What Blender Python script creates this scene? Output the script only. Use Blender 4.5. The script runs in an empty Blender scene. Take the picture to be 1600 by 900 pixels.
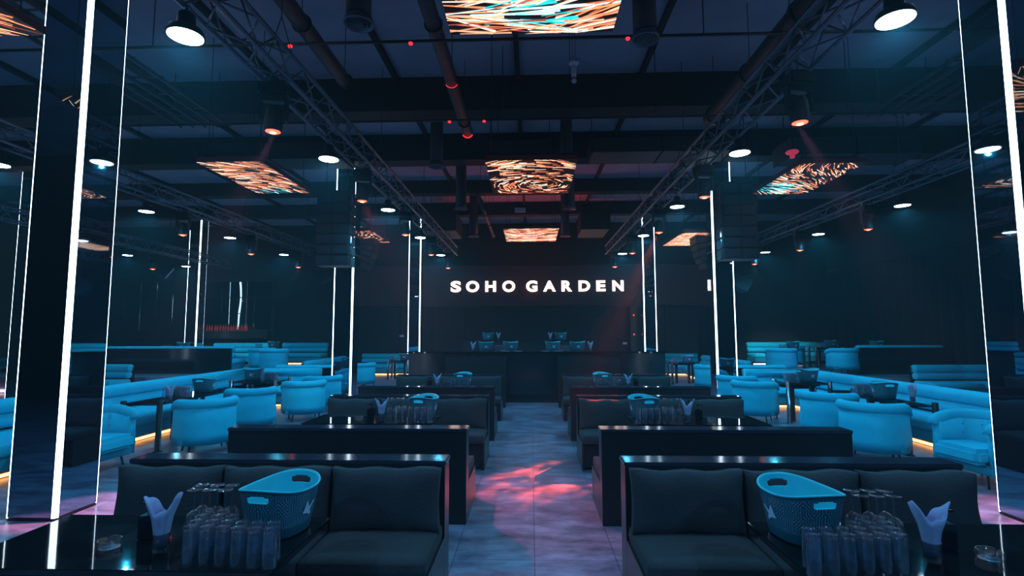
import bpy, bmesh, math, random
from mathutils import Vector, Matrix
PI = math.pi
R = math.radians
scn = bpy.context.scene
COL = scn.collection

# ------------------------------------------------------------------ camera, world, exposure
cam_d = bpy.data.cameras.new('camera'); cam = bpy.data.objects.new('camera', cam_d); COL.objects.link(cam)
cam_d.sensor_width = 36; cam_d.lens = 809.3 / 1600 * 36; cam_d.clip_start = .05; cam_d.clip_end = 100
cam.location = (-.022, 0, 1.85); cam.rotation_euler = (R(90 + 4.898), 0, R(2.054))
cam.rotation_euler = (cam.rotation_euler.to_matrix() @ Matrix.Rotation(R(-.139), 3, 'Z')).to_euler()
scn.camera = cam
scn.view_settings.view_transform = 'Standard'; scn.view_settings.look = 'None'
scn.view_settings.exposure = 0; scn.view_settings.gamma = 1; scn.view_settings.use_curve_mapping = False
scn.cycles.max_bounces = 8; scn.cycles.transmission_bounces = 8; scn.cycles.diffuse_bounces = 3; scn.cycles.glossy_bounces = 4
scn.cycles.transparent_max_bounces = 8; scn.cycles.sample_clamp_indirect = 4; scn.cycles.caustics_refractive = False; scn.cycles.caustics_reflective = False
scn.cycles.use_adaptive_sampling = True; scn.cycles.adaptive_threshold = .03
world = bpy.data.worlds.new('world'); scn.world = world; world.use_nodes = True
WB = world.node_tree.nodes['Background']; WB.inputs[0].default_value = (.05, .18, .34, 1); WB.inputs[1].default_value = .05

WV = world.node_tree.nodes.new('ShaderNodeVolumeScatter')      # thin stage haze in the air
WV.inputs['Color'].default_value = (.75, .9, 1, 1); WV.inputs['Density'].default_value = .0030; WV.inputs['Anisotropy'].default_value = .35
world.node_tree.links.new(WV.outputs[0], world.node_tree.nodes['World Output'].inputs['Volume'])

def spot(name, loc, target, power, color, angle=120, blend=.6, radius=.15):
    d = bpy.data.lights.new(name, 'SPOT'); d.energy = power; d.color = color
    d.spot_size = R(angle); d.spot_blend = blend; d.shadow_soft_size = radius
    o = bpy.data.objects.new(name, d); COL.objects.link(o); o.location = loc
    o.rotation_euler = (Vector(target) - Vector(loc)).to_track_quat('-Z', 'Y').to_euler()
    return o
LAMPS = [(s * 2.99, 4.17 + 3.187 * i, 4.4) for s in (-1, 1) for i in range(5)]
REAR_LAMPS = [(s * 2.99, .983 - 3.187 * i, 4.4) for s in (-1, 1) for i in range(2)]      # the same row goes on behind the camera
SIDE_LAMPS = [(-8.10, 10.45 + 3.05 * i, 4.4) for i in range(3)] + [(7.56, 10.65 + 3.1 * i, 4.4) for i in range(3)] + [(-8.10, 7.4, 4.4), (7.56, 7.55, 4.4)]
FAR_LAMPS = [(-13.25, 16.4, 4.4), (-13.25, 19.3, 4.4)]
for p in REAR_LAMPS: spot('pendant_light', (p[0], p[1], p[2] - .06), (p[0], p[1], 0), 200, (.12, .50, 1), 165, .5, .05)
for p in LAMPS: spot('pendant_light', (p[0], p[1], p[2] - .06), (p[0], p[1], 0), 190, (.05, .56, 1), 165, .5, .02)
for p in SIDE_LAMPS: spot('pendant_light', (p[0], p[1], p[2] - .06), (p[0], p[1], 0), 165, (.02, .56, 1), 165, .5, .02)
for p in FAR_LAMPS: spot('pendant_light', (p[0], p[1], p[2] - .06), (p[0], p[1], 0), 140, (.02, .56, 1), 165, .5, .02)
HZ = 4.05
# coloured beams of the moving heads, and an added red uplight
spot('pink_beam', (-2.87, 5.5, HZ), (-4.75, 5.45, 0), 2000, (1, .35, .6), 18, .5, .03)
spot('pink_beam', (2.87, 5.5, HZ), (5.05, 5.6, 0), 2000, (1, .35, .6), 18, .5, .03)
spot('pink_beam', (-2.87, 14.8, HZ), (-5.4, 20.8, 0), 300, (1, .22, .75), 22, .7, .03)
spot('pink_beam', (2.87, 14.8, HZ), (6.2, 21.0, 0), 600, (1, .25, .7), 22, .7, .03)
spot('pink_beam', (7.35, 14.4, HZ), (8.6, 16.2, .5), 260, (1, .25, .7), 30, .7, .03)
rb = spot('red_beam', (2.87, 11.75, HZ), (.15, 6.75, 0), 16000, (1, .10, .05), 12, .7, .02)
spot('magenta_beam', (-2.87, 8.5, HZ), (.1, 5.6, 0), 800, (1, .10, .30), 32, 1, .05)
spot('white_beam', (-2.87, 8.5, HZ), (-4.85, 11.0, .45), 160, (.5, .8, 1), 10, .6, .02)
spot('white_beam', (7.35, 17.3, HZ), (10.2, 22.3, 1.2), 1100, (.5, .9, 1), 26, .6, .03)
spot('white_beam', (-7.9, 17.3, HZ), (-12.5, 22.5, 1.2), 900, (.5, .9, 1), 26, .6, .03)
spot('red_beam', (0, 21.0, 3.0), (0, 19.0, 6.6), 220, (1, .08, .05), 120, .8, .1)  # added uplight with no fixture, reddens the ceiling near the stage
# gobo on the red beam: noise breakup pattern put into the lamp strength
rb.data.use_nodes = True
nt = rb.data.node_tree; em = nt.nodes['Emission']
tc = nt.nodes.new('ShaderNodeTexCoord'); nz = nt.nodes.new('ShaderNodeTexNoise'); cr = nt.nodes.new('ShaderNodeValToRGB')
nz.inputs['Scale'].default_value = 22; nz.inputs['Detail'].default_value = 3
cr.color_ramp.elements[0].position = .46; cr.color_ramp.elements[0].color = (.05, .05, .05, 1); cr.color_ramp.elements[1].position = .62
nt.links.new(tc.outputs['Normal'], nz.inputs['Vector']); nt.links.new(nz.outputs[0], cr.inputs[0]); nt.links.new(cr.outputs[0], em.inputs['Strength'])

# ------------------------------------------------------------------ materials
MATS = {}
def mat(name, col, rough=.5, metal=0, spec=.5, noise=0, nscale=20, bump=0, emis=None, estr=0, trans=0, coat=0, sheen=0, stretch=None, ior=None):
    if name in MATS: return MATS[name]
    m = bpy.data.materials.new(name); m.use_nodes = True; n = m.node_tree.nodes; l = m.node_tree.links
    b = n['Principled BSDF']; b.inputs['Base Color'].default_value = (*col, 1); b.inputs['Roughness'].default_value = rough
    b.inputs['Metallic'].default_value = metal; b.inputs['Specular IOR Level'].default_value = spec
    if ior: b.inputs['IOR'].default_value = ior
    if coat: b.inputs['Coat Weight'].default_value = coat; b.inputs['Coat Roughness'].default_value = .05
    if sheen: b.inputs['Sheen Weight'].default_value = sheen; b.inputs['Sheen Tint'].default_value = (*[min(1, c * 1.3) for c in col], 1)
    if trans: b.inputs['Transmission Weight'].default_value = trans
    if emis: b.inputs['Emission Color'].default_value = (*emis, 1); b.inputs['Emission Strength'].default_value = estr
    if noise or bump:
        t = n.new('ShaderNodeTexCoord'); tex = n.new('ShaderNodeTexNoise'); tex.inputs['Scale'].default_value = nscale; tex.inputs['Detail'].default_value = 4
        src = t.outputs['Object']
        if stretch:
            mp = n.new('ShaderNodeMapping'); mp.inputs['Scale'].default_value = stretch; l.new(src, mp.inputs[0]); src = mp.outputs[0]
        l.new(src, tex.inputs['Vector'])
        if noise:
            mx = n.new('ShaderNodeMix'); mx.data_type = 'RGBA'
            mx.inputs[6].default_value = (*[c * (1 - noise) for c in col], 1); mx.inputs[7].default_value = (*[min(1, c * (1 + noise)) for c in col], 1)
            l.new(tex.outputs[0], mx.inputs[0]); l.new(mx.outputs[2], b.inputs['Base Color'])
        if bump:
            bp = n.new('ShaderNodeBump'); bp.inputs['Strength'].default_value = bump; bp.inputs['Distance'].default_value = .01
            l.new(tex.outputs[0], bp.inputs['Height']); l.new(bp.outputs[0], b.inputs['Normal'])
    MATS[name] = m; return m
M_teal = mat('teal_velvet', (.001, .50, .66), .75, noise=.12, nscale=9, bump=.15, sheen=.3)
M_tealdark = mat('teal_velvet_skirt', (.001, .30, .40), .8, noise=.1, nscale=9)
M_fab = mat('charcoal_fabric', (.040, .032, .034), .9, noise=.25, nscale=60, bump=.35)
M_wood = mat('black_wood_veneer', (.016, .014, .015), .34, noise=.35, nscale=5, stretch=(1, 1, 14), bump=.04)
M_lacq = mat('black_lacquer_edge', (.010, .010, .013), .13, noise=.2, nscale=30, spec=.7)
M_ledge = mat('black_gloss_ledge', (.026, .026, .042), .10, noise=.1, nscale=20, spec=.9)
M_gloss = mat('black_gloss_tabletop', (.006, .007, .008), .035, spec=.8, bump=.012, nscale=6)
M_blackm = mat('matt_black_metal', (.014, .015, .017), .42, metal=.3, noise=.2, nscale=40)
M_dark = mat('dark_painted_wall', (.012, .011, .014), .8, noise=.2, nscale=3)
M_truss = mat('dull_steel_tube', (.16, .17, .22), .35, metal=.8, noise=.2, nscale=30)
M_chrome = mat('polished_steel', (.5, .5, .55), .15, metal=1, noise=.1, nscale=20)
M_mirror = mat('tinted_mirror_glass', (.26, .38, .48), .02, metal=1, noise=.04, nscale=2)
M_strip = mat('white_led_tube', (.8, .9, 1), .4, emis=(.66, .84, 1), estr=6, noise=.01)
M_disc = mat('lamp_diffuser', (.9, .95, 1), .4, emis=(.72, .86, 1), estr=14, noise=.01)
M_red = mat('red_lens', (.4, .02, .02), .3, emis=(1, .07, .04), estr=5, noise=.01)
M_hot = mat('orange_lens', (.6, .1, .05), .3, emis=(1, .28, .12), estr=7, noise=.01)
M_reddot = mat('red_indicator', (.5, .02, .02), .3, emis=(1, .02, .03), estr=2.2, noise=.01)
M_warm = mat('warm_led_strip', (1, .5, .2), .4, emis=(1, .42, .12), estr=6, noise=.01)
M_pinkled = mat('pink_white_led_strip', (1, .8, .9), .4, emis=(1, .66, .85), estr=4, noise=.01)
def glass_mat():
    m = bpy.data.materials.new('clear_glass'); m.use_nodes = True; n = m.node_tree.nodes; l = m.node_tree.links; n.remove(n['Principled BSDF'])
    tr = n.new('ShaderNodeBsdfTransparent'); tr.inputs[0].default_value = (.90, .96, .99, 1)
    gl = n.new('ShaderNodeBsdfGlossy'); gl.inputs[0].default_value = (.85, .95, 1, 1); gl.inputs['Roughness'].default_value = .015
    rf = n.new('ShaderNodeBsdfRefraction'); rf.inputs[0].default_value = (.9, .96, 1, 1); rf.inputs['IOR'].default_value = 1.3; rf.inputs['Roughness'].default_value = .03
    lw = n.new('ShaderNodeLayerWeight'); lw.inputs[0].default_value = .42
    nz = n.new('ShaderNodeTexNoise'); nz.inputs['Scale'].default_value = 60; tc = n.new('ShaderNodeTexCoord'); l.new(tc.outputs['Object'], nz.inputs['Vector'])
    bp = n.new('ShaderNodeBump'); bp.inputs['Strength'].default_value = .02; bp.inputs['Distance'].default_value = .002; l.new(nz.outputs[0], bp.inputs['Height']); l.new(bp.outputs[0], gl.inputs['Normal'])
    df = n.new('ShaderNodeBsdfDiffuse'); df.inputs[0].default_value = (.75, .85, .95, 1)
    m0 = n.new('ShaderNodeMixShader'); m0.inputs[0].default_value = .018; l.new(tr.outputs[0], m0.inputs[1]); l.new(df.outputs[0], m0.inputs[2])
    m1 = n.new('ShaderNodeMixShader'); m1.inputs[0].default_value = .12; l.new(m0.outputs[0], m1.inputs[1]); l.new(rf.outputs[0], m1.inputs[2])
    m2 = n.new('ShaderNodeMixShader'); p0 = n.new('ShaderNodeMath'); p0.operation = 'POWER'; p0.inputs[1].default_value = 2.2; l.new(lw.outputs['Facing'], p0.inputs[0]); pw = n.new('ShaderNodeMath'); pw.operation = 'MULTIPLY_ADD'; pw.inputs[1].default_value = .88; pw.inputs[2].default_value = .06; l.new(p0.outputs[0], pw.inputs[0]); l.new(pw.outputs[0], m2.inputs[0]); l.new(m1.outputs[0], m2.inputs[1]); l.new(gl.outputs[0], m2.inputs[2])
    l.new(m2.outputs[0], n['Material Output'].inputs[0]); MATS['clear_glass'] = m; return m
M_glass = glass_mat()
M_bin = mat('bucket_inside_plastic', (.03, .56, .62), .45, noise=.05, nscale=4)
M_white = mat('white_paper', (.40, .36, .52), .8, noise=.1, nscale=20, bump=.2)
M_lilac = mat('white_plastic', (.6, .6, .7), .5, noise=.05)
M_deck = mat('ceiling_deck_panel', (.34, .34, .46), .85, noise=.25, nscale=1.5)
M_beam = mat('black_painted_beam', (.012, .013, .015), .8, noise=.3, nscale=3)
M_duct = mat('dark_duct_paint', (.030, .034, .045), .5, noise=.2, nscale=6)
M_curt = mat('black_drape', (.013, .012, .016), .95, noise=.3, nscale=4, stretch=(1, 1, .1))
M_spk = mat('speaker_paint', (.007, .008, .010), .55, noise=.2, nscale=50, bump=.2)
M_grille = mat('speaker_grille', (.016, .018, .026), .6, noise=.3, nscale=120, bump=.4)
M_letter = mat('lit_letter', (1, .8, .7), .5, emis=(1, .72, .60), estr=2.8, noise=.01)
M_ledbg = mat('led_wall_face', (.022, .018, .022), .6, noise=.1, nscale=80, emis=(.05, .008, .014), estr=.07)
M_bottle = mat('amber_bottle', (.35, .04, .03), .1, trans=.5, noise=.1, emis=(1, .12, .06), estr=.05)  # faint red glow put into the bottles, which are no lamps

def floor_mat():
    m = bpy.data.materials.new('polished_concrete_tiles'); m.use_nodes = True; n = m.node_tree.nodes; l = m.node_tree.links
    b = n['Principled BSDF']; t = n.new('ShaderNodeTexCoord')
    br = n.new('ShaderNodeTexBrick'); br.offset = 0; br.inputs['Scale'].default_value = 1
    br.inputs['Brick Width'].default_value = .665; br.inputs['Row Height'].default_value = 1.16; br.inputs['Mortar Size'].default_value = .004
    br.inputs['Color1'].default_value = (1, 1, 1, 1); br.inputs['Color2'].default_value = (.82, .82, .82, 1); br.inputs['Mortar'].default_value = (.35, .35, .35, 1)
    mp = n.new('ShaderNodeMapping'); mp.inputs['Location'].default_value = (0, -4.4, 0); l.new(t.outputs['Object'], mp.inputs[0]); l.new(mp.outputs[0], br.inputs['Vector'])
    nz = n.new('ShaderNodeTexNoise'); nz.inputs['Scale'].default_value = 2.2; nz.inputs['Detail'].default_value = 8; nz.inputs['Roughness'].default_value = .65
    mp2 = n.new('ShaderNodeMapping'); mp2.inputs['Scale'].default_value = (1, 2.2, 1); l.new(t.outputs['Object'], mp2.inputs[0]); l.new(mp2.outputs[0], nz.inputs['Vector'])
    cr = n.new('ShaderNodeValToRGB'); cr.color_ramp.elements[0].position = .3; cr.color_ramp.elements[0].color = (.07, .065, .10, 1)
    cr.color_ramp.elements[1].position = .75; cr.color_ramp.elements[1].color = (.42, .38, .50, 1); l.new(nz.outputs[0], cr.inputs[0])
    mx = n.new('ShaderNodeMix'); mx.data_type = 'RGBA'; mx.blend_type = 'MULTIPLY'; mx.inputs[0].default_value = 1
    l.new(cr.outputs[0], mx.inputs[6]); l.new(br.outputs[0], mx.inputs[7]); l.new(mx.outputs[2], b.inputs['Base Color'])
    rr = n.new('ShaderNodeMapRange'); rr.inputs[3].default_value = .22; rr.inputs[4].default_value = .5; l.new(nz.outputs[0], rr.inputs[0]); l.new(rr.outputs[0], b.inputs['Roughness'])
    bp = n.new('ShaderNodeBump'); bp.inputs['Strength'].default_value = .12; bp.inputs['Distance'].default_value = .01; l.new(nz.outputs[0], bp.inputs['Height']); l.new(bp.outputs[0], b.inputs['Normal'])
    return m
M_floor = floor_mat()

def bucket_mat():
    m = bpy.data.materials.new('chevron_printed_plastic'); m.use_nodes = True; n = m.node_tree.nodes; l = m.node_tree.links
    b = n['Principled BSDF']; uv = n.new('ShaderNodeUVMap'); sp = n.new('ShaderNodeSeparateXYZ'); l.new(uv.outputs[0], sp.inputs[0])
    def mth(op, a, c=None, d=None):
        x = n.new('ShaderNodeMath'); x.operation = op
        for i, v in enumerate((a, c, d)):
            if v is None: continue
            if isinstance(v, (int, float)): x.inputs[i].default_value = v
            else: l.new(v, x.inputs[i])
        return x.outputs[0]
    pp = mth('PINGPONG', mth('MULTIPLY', sp.outputs[0], 22), 1)
    ln = mth('FRACT', mth('MULTIPLY', mth('SUBTRACT', sp.outputs[1], mth('MULTIPLY', pp, .22)), 13))
    line = mth('LESS_THAN', ln, .13)
    vert = mth('LESS_THAN', mth('FRACT', mth('MULTIPLY', sp.outputs[0], 88)), .10)
    nz = n.new('ShaderNodeTexNoise'); nz.inputs['Scale'].default_value = 9; l.new(uv.outputs[0], nz.inputs['Vector'])
    sel = mth('GREATER_THAN', nz.outputs[0], .52)
    pat = mth('ADD', mth('MULTIPLY', line, sel), mth('MULTIPLY', vert, mth('SUBTRACT', 1, sel)))
    band = mth('MULTIPLY', mth('GREATER_THAN', sp.outputs[1], .22), mth('LESS_THAN', sp.outputs[1], .93))
    fac = mth('MULTIPLY', mth('MULTIPLY', pat, band), .8)
    mx = n.new('ShaderNodeMix'); mx.data_type = 'RGBA'; mx.inputs[6].default_value = (.003, .085, .12, 1); mx.inputs[7].default_value = (.45, .65, .75, 1)
    l.new(fac, mx.inputs[0]); l.new(mx.outputs[2], b.inputs['Base Color']); b.inputs['Roughness'].default_value = .3
    return m
M_bout = bucket_mat()

# ------------------------------------------------------------------ mesh helpers
class MB:
    def __init__(s): s.v = []; s.f = []; s.smooth = []
    def add(s, vs, fs, smooth=False, mtx=None):
        k = len(s.v)
        s.v += [tuple(mtx @ Vector(v)) if mtx else tuple(v) for v in vs]
        s.f += [tuple(i + k for i in f) for f in fs]; s.smooth += [smooth] * len(fs); return s
    def box(s, x0, x1, y0, y1, z0, z1, mtx=None):
        return s.add([(x0,y0,z0),(x1,y0,z0),(x1,y1,z0),(x0,y1,z0),(x0,y0,z1),(x1,y0,z1),(x1,y1,z1),(x0,y1,z1)],
                     [(0,3,2,1),(4,5,6,7),(0,1,5,4),(1,2,6,5),(2,3,7,6),(3,0,4,7)], mtx=mtx)
    def tube(s, a, b, r, n=8, r2=None):
        a = Vector(a); b = Vector(b); r2 = r if r2 is None else r2
        q = (b - a).to_track_quat('Z', 'Y'); vs = []
        for p, rr in ((a, r), (b, r2)):
            for i in range(n): vs.append(p + q @ Vector((rr * math.cos(2*PI*i/n), rr * math.sin(2*PI*i/n), 0)))
        k = len(s.v); s.v += [tuple(v) for v in vs]
        for i in range(n): s.f.append((k+i, k+(i+1)%n, k+n+(i+1)%n, k+n+i)); s.smooth.append(True)
        s.f.append(tuple(k+i for i in reversed(range(n)))); s.f.append(tuple(k+n+i for i in range(n))); s.smooth += [False, False]; return s
    def lathe(s, prof, n=24, c=(0,0,0), fn=None):
        vs = []; fs = []
        for r, z in prof:
            for i in range(n):
                a = 2*PI*i/n; rr, zz = (r, z) if fn is None else fn(r, z, a)
                vs.append((c[0] + rr*math.cos(a), c[1] + rr*math.sin(a), c[2] + zz))
        for j in range(len(prof)-1):
            for i in range(n): fs.append((j*n+i, j*n+(i+1)%n, (j+1)*n+(i+1)%n, (j+1)*n+i))
        if prof[0][0] > 1e-5: fs.append(tuple(reversed(range(n))))
        if prof[-1][0] > 1e-5: fs.append(tuple((len(prof)-1)*n+i for i in range(n)))
        return s.add(vs, fs, True)
    def pathtube(s, pts, r, n=8):
        pts = [Vector(p) for p in pts]; vs = []; fs = []
        for i, p in enumerate(pts):
            d = (pts[min(i+1, len(pts)-1)] - pts[max(i-1, 0)]).normalized()
            q = d.to_track_quat('Z', 'Y'); rr = r(i/(len(pts)-1)) if callable(r) else r
            if i == 0: ref = q @ Vector((1,0,0))
            ref = (ref - d * ref.dot(d)).normalized(); bn = d.cross(ref)
            for k in range(n): a = 2*PI*k/n; vs.append(p + ref*rr*math.cos(a) + bn*rr*math.sin(a))
        for j in range(len(pts)-1):
            for k in range(n): fs.append((j*n+k, j*n+(k+1)%n, (j+1)*n+(k+1)%n, (j+1)*n+k))
        fs.append(tuple(reversed(range(n)))); fs.append(tuple((len(pts)-1)*n+k for k in range(n)))
        return s.add(vs, fs, True)
    def build(s, name, m, parent=None, bevel=0, seg=2, subsurf=0, loc=None):
        me = bpy.data.meshes.new(name); me.from_pydata(s.v, [], s.f); me.polygons.foreach_set('use_smooth', s.smooth); me.materials.append(m); me.update()
        bm = bmesh.new(); bm.from_mesh(me); bmesh.ops.recalc_face_normals(bm, faces=bm.faces)
        if bevel: bmesh.ops.bevel(bm, geom=list(bm.edges), offset=bevel, segments=seg, affect='EDGES', clamp_overlap=True)
        bm.to_mesh(me); bm.free()
        o = bpy.data.objects.new(name, me); COL.objects.link(o)
        if parent: o.parent = parent
        if loc: o.location = loc
        return o
def thing(name, label, cat, loc=(0,0,0), rz=0, group=None):
    o = bpy.data.objects.new(name, None); COL.objects.link(o); o.location = loc; o.rotation_euler = (0,0,rz); o.empty_display_size = .1
    o['label'] = label; o['category'] = cat
    if group: o['group'] = group
    return o
def tag(o, label, cat, group=None):
    o['label'] = label; o['category'] = cat
    if group: o['group'] = group
    return o
KIDS = {}
def dup(root, loc, rz, label, group=None, scale=None):
    def cp(o, par):
        c = o.copy(); COL.objects.link(c)
        if par: c.parent = par
        for ch in [x for x in o.children]: cp(ch, c)
        return c
    r = cp(root, None); r.location = loc; r.rotation_euler = (0,0,rz); r['label'] = label
    if group: r['group'] = group
    elif 'group' in r: del r['group']
    if scale: r.scale = (scale, scale, scale)
    return r
class Kind:
    """first call places the prototype itself, later calls copy it"""
    def __init__(s, root): s.root = root; s.used = False
    def put(s, loc, rz, label, group=None, scale=None):
        if not s.used:
            s.used = True; o = s.root; o.location = loc; o.rotation_euler = (0,0,rz); o['label'] = label
            if group: o['group'] = group
            return o
        o = dup(s.root, loc, rz, label, group)
        return o
def struct(name, mb, m, **k):
    o = mb.build(name, m, **k); o['kind'] = 'structure'; return o
def rbox(x0, x1, y0, y1, z0, z1, name, m, parent, bev=.01, seg=2): return MB().box(x0,x1,y0,y1,z0,z1).build(name, m, parent, bevel=bev, seg=seg)

# ------------------------------------------------------------------ the room
XL, XR, YB = -20.5, 13.6, 24.2
struct('floor', MB().box(XL, XR, -4, YB, -.1, 0), M_floor)
struct('ceiling', MB().box(XL, XR, -4, YB, 7.0, 7.2), M_deck)
struct('wall_back', MB().box(XL, XR, YB, YB + .2, 0, 7.2), M_dark)
struct('wall_front', MB().box(XL, XR, -4.2, -4.001, 0, 7.2), M_dark)
struct('wall_left', MB().box(XL - .2, XL, -4, YB + .2, 0, 7.2), M_dark)
struct('wall_right', MB().box(XR, XR + .2, -4, YB + .2, 0, 7.2), M_dark)
for i, (y0, y1, z) in enumerate(((6.5, 6.8, 6.6), (10.0, 10.5, 6.3), (13.0, 13.5, 6.3), (17.1, 17.5, 6.55), (20.2, 20.6, 6.5))):
    struct('trim_%d' % (i + 1), MB().box(XL, XR, y0, y1, z, 6.999), M_beam)
for i in range(12):
    x = -15 + i * 2.45
    struct('trim_%d' % (i + 10), MB().box(x, x + .09, -2, YB, 6.9, 6.998), M_beam)
# raised side platforms
for k, (x0, x1) in enumerate(((XL + .01, -7.72), (7.2, XR - .01))):
    struct('floor_platform_%s' % ('left' if k == 0 else 'right'), MB().box(x0, x1, 15.75, YB - .01, 0.001, .50), M_floor)
    struct('trim_%d' % (30 + k), MB().box(x0 + .05, x1 - .05, 15.70, 15.748, .05, .11), M_pinkled)
struct('floor_step', MB().box(-3.2, 3.2, 13.9, 14.34, .001, .10), M_lacq)

# ------------------------------------------------------------------ back of the room: video wall with the lit sign
t = thing('led_video_wall', 'long dark video wall across the back showing the lit name in warm white letters', 'screen', (0, 23.45, 0))
rbox(-8.4, 8.8, 0, .25, 3.07, 4.87, 'screen_face', M_ledbg, t, .005, 1)
fr = MB(); fr.box(-8.46, 8.86, -.02, .3, 4.875, 4.93); fr.box(-8.46, 8.86, -.02, .3, 3.01, 3.065); fr.build('frame', M_blackm, t)
word = [('S', -3.66, -3.19), ('O', -2.96, -2.36), ('H', -2.08, -1.59), ('O', -1.3, -0.72), ('G', -0.22, 0.29), ('A', 0.55, 1.12), ('R', 1.38, 1.86), ('D', 2.15, 2.67), ('E', 2.95, 3.36), ('N', 3.67, 4.17)]
for ch, a, b in word:
    cu = bpy.data.curves.new('letter', 'FONT'); cu.body = ch; cu.offset = .042; cu.extrude = .03; cu.resolution_u = 6
    to = bpy.data.objects.new('letter_src', cu); COL.objects.link(to); bpy.context.view_layer.update()
    me = bpy.data.meshes.new_from_object(to.evaluated_get(bpy.context.evaluated_depsgraph_get())); bpy.data.objects.remove(to)
    xs = [v.co.x for v in me.vertices]; ys = [v.co.y for v in me.vertices]
    x0, x1, y0, y1 = min(xs), max(xs), min(ys), max(ys); wa, wb = a, b
    ov = .012 if ch in 'SOG' else 0
    for v in me.vertices:
        v.co = (wa + (v.co.x-x0)/(x1-x0)*(wb-wa), -.03 + v.co.z * .5, 3.69 - ov + (v.co.y-y0)/(y1-y0)*(.49 + 2*ov))
    me.materials.clear(); me.materials.append(M_letter)
    o = bpy.data.objects.new('letter', me); COL.objects.link(o); o.parent = t; o['label'] = 'warm white lit letter ' + ch
# dark stage fascia panels below the video wall
t = thing('stage_backdrop', 'wide dark panelled backdrop below the lit sign at the end of the aisle', 'backdrop', (0, 23.55, 0))
for i in range(10): rbox(-7.5 + 1.5*i + .01, -6.0 + 1.5*i - .01, 0, .12, 0, 3.0, 'panel', M_dark, t, .008, 1)
for sx, lab in ((-6.3, 'left'), (4.15, 'right')):
    t = thing('wall_socket', 'small white double wall socket low on the backdrop, %s of the counter' % lab, 'socket', ((-5.9 if sx < 0 else 4.2), 23.53, 1.70 if sx < 0 else 1.35))
    rbox(-.1, .1, -.012, 0, -.05, .05, 'plate', M_lilac, t, .004); q = MB()
    for a in (-.05, .05): q.box(a-.015, a+.015, -.016, -.012, -.015, .015)
    q.build('outlet', M_blackm, t)
t = thing('control_pillar', 'slim dark pillar right of the counter with two small red indicator lights', 'pillar', (4.55, 23.2, 0))
rbox(-.15, .15, 0, .2, 0, 3.0, 'post', M_spk, t); 
for z in (1.75, 2.6): MB().tube((0,-.02,z),(0,.0,z),.035,10).build('indicator_light', M_reddot, t)

# ------------------------------------------------------------------ mirrored columns with light strips on their corners
def column(x, y, label, s=1):
    t = thing('mirrored_column', label, 'column', (x, y, 0), 0, None); a = .265; c = .042; H = 6.95
    p = [(-a+c,-a),(a-c,-a),(a,-a+c),(a,a-c),(a-c,a),(-a+c,a),(-a,a-c),(-a,-a+c)]
    m = MB(); m.add([(*q,0.04) for q in p]+[(*q,H) for q in p], [tuple(reversed(range(8))), tuple(range(8,16))]+[(i,(i+1)%8,8+(i+1)%8,8+i) for i in range(8)])
    m.build('mirror_cladding', M_mirror, t)
    MB().box(-a+.02, a-.02, -a+.02, a-.02, 0, .04).build('plinth', M_blackm, t)
    MB().box(-a+.03, a-.03, -a+.03, a-.03, H, 6.998).build('head_block', M_beam, t)
    for sx in (-1, 1):
        for sy in (-1, 1):
            # opal diffuser set into the chamfered corner, slightly domed
            hw = c/math.sqrt(2)*.94; A = R(28); rad = hw/math.sin(A); arc = []
            for q in range(-5, 6):
                g = A*q/5; arc.append((rad*math.sin(g), rad*math.cos(g)-rad*math.cos(A)))
            arc += [(hw, -.006), (-hw, -.006)]
            n = len(arc); e1 = Vector((sx, -sy))/math.sqrt(2); e2 = Vector((sx, sy))/math.sqrt(2); mid = Vector((sx*(a-c/2), sy*(a-c/2)))
            ring = [mid + e1*u + e2*v for u, v in arc]
            MB().add([(p_.x, p_.y, z) for z in (.03, H-.01) for p_ in ring], [(i, (i+1)%n, n+(i+1)%n, n+i) for i in range(n)] + [tuple(range(n)), tuple(range(n, 2*n))]).build('light_strip', M_strip, t)
    return t
for s, side in ((-1, 'left'), (1, 'right')):
    for y, lab in ((5.375, 'nearest tall mirrored column edged with white light strips on the %s of the aisle'), (13.76, 'middle mirrored column edged with white light strips on the %s of the aisle'), (22.14, 'farthest mirrored column edged with white light strips on the %s of the aisle, by the stage')):
        column(s * 4.98, y, lab % side)
column(-14.65, 22.1, 'lone mirrored column with light strips beside the back bar at far left')
column(-13.8, 13.76, 'mirrored column with light strips at the far left edge, beyond the nearest one')

# ------------------------------------------------------------------ benches along the aisle
W0, W1 = .657, 3.04
def bench(s, y, facing, label, cush=True):
    """y = back face of the seat's backrest nearest the viewer side; facing -1 looks to the camera, +1 to the stage"""
    t = thing('booth_bench', label, 'bench', (s*(W0+W1)/2, y, 0), 0 if facing < 0 else PI, None)
    h = (W1-W0)/2                                   # local: seat towards -y, backrest wood at y 0..0.2
    rbox(-h, h, 0, .20, 0, .873, 'back_panel', M_wood, t, .004, 1)
    rbox(-h-.006, h+.006, -.004, .206, .875, .909, 'top_ledge', M_ledge, t, .006)
    for e in (-h, h-.035): rbox(e, e+.035, -.64, -.001, 0.0, .36, 'side_panel', M_wood, t, .004, 1)
    rbox(-h+.036, h-.036, -.60, -.001, .03, .335, 'seat_box', M_wood, t, .004, 1)
    n = 3; w = (2*h-.02)/n
    for i in range(n):
        x0 = -h+.01+i*w
        cushion(x0+.004, x0+w-.004, -.66, -.004, .337, .47, 'seat_cushion', t)
    if cush:
        for i in range(n):
            x0 = -h+.01+i*w
            pillow(x0+w/2, w*.99, .43, t, i)
    return t
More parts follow.
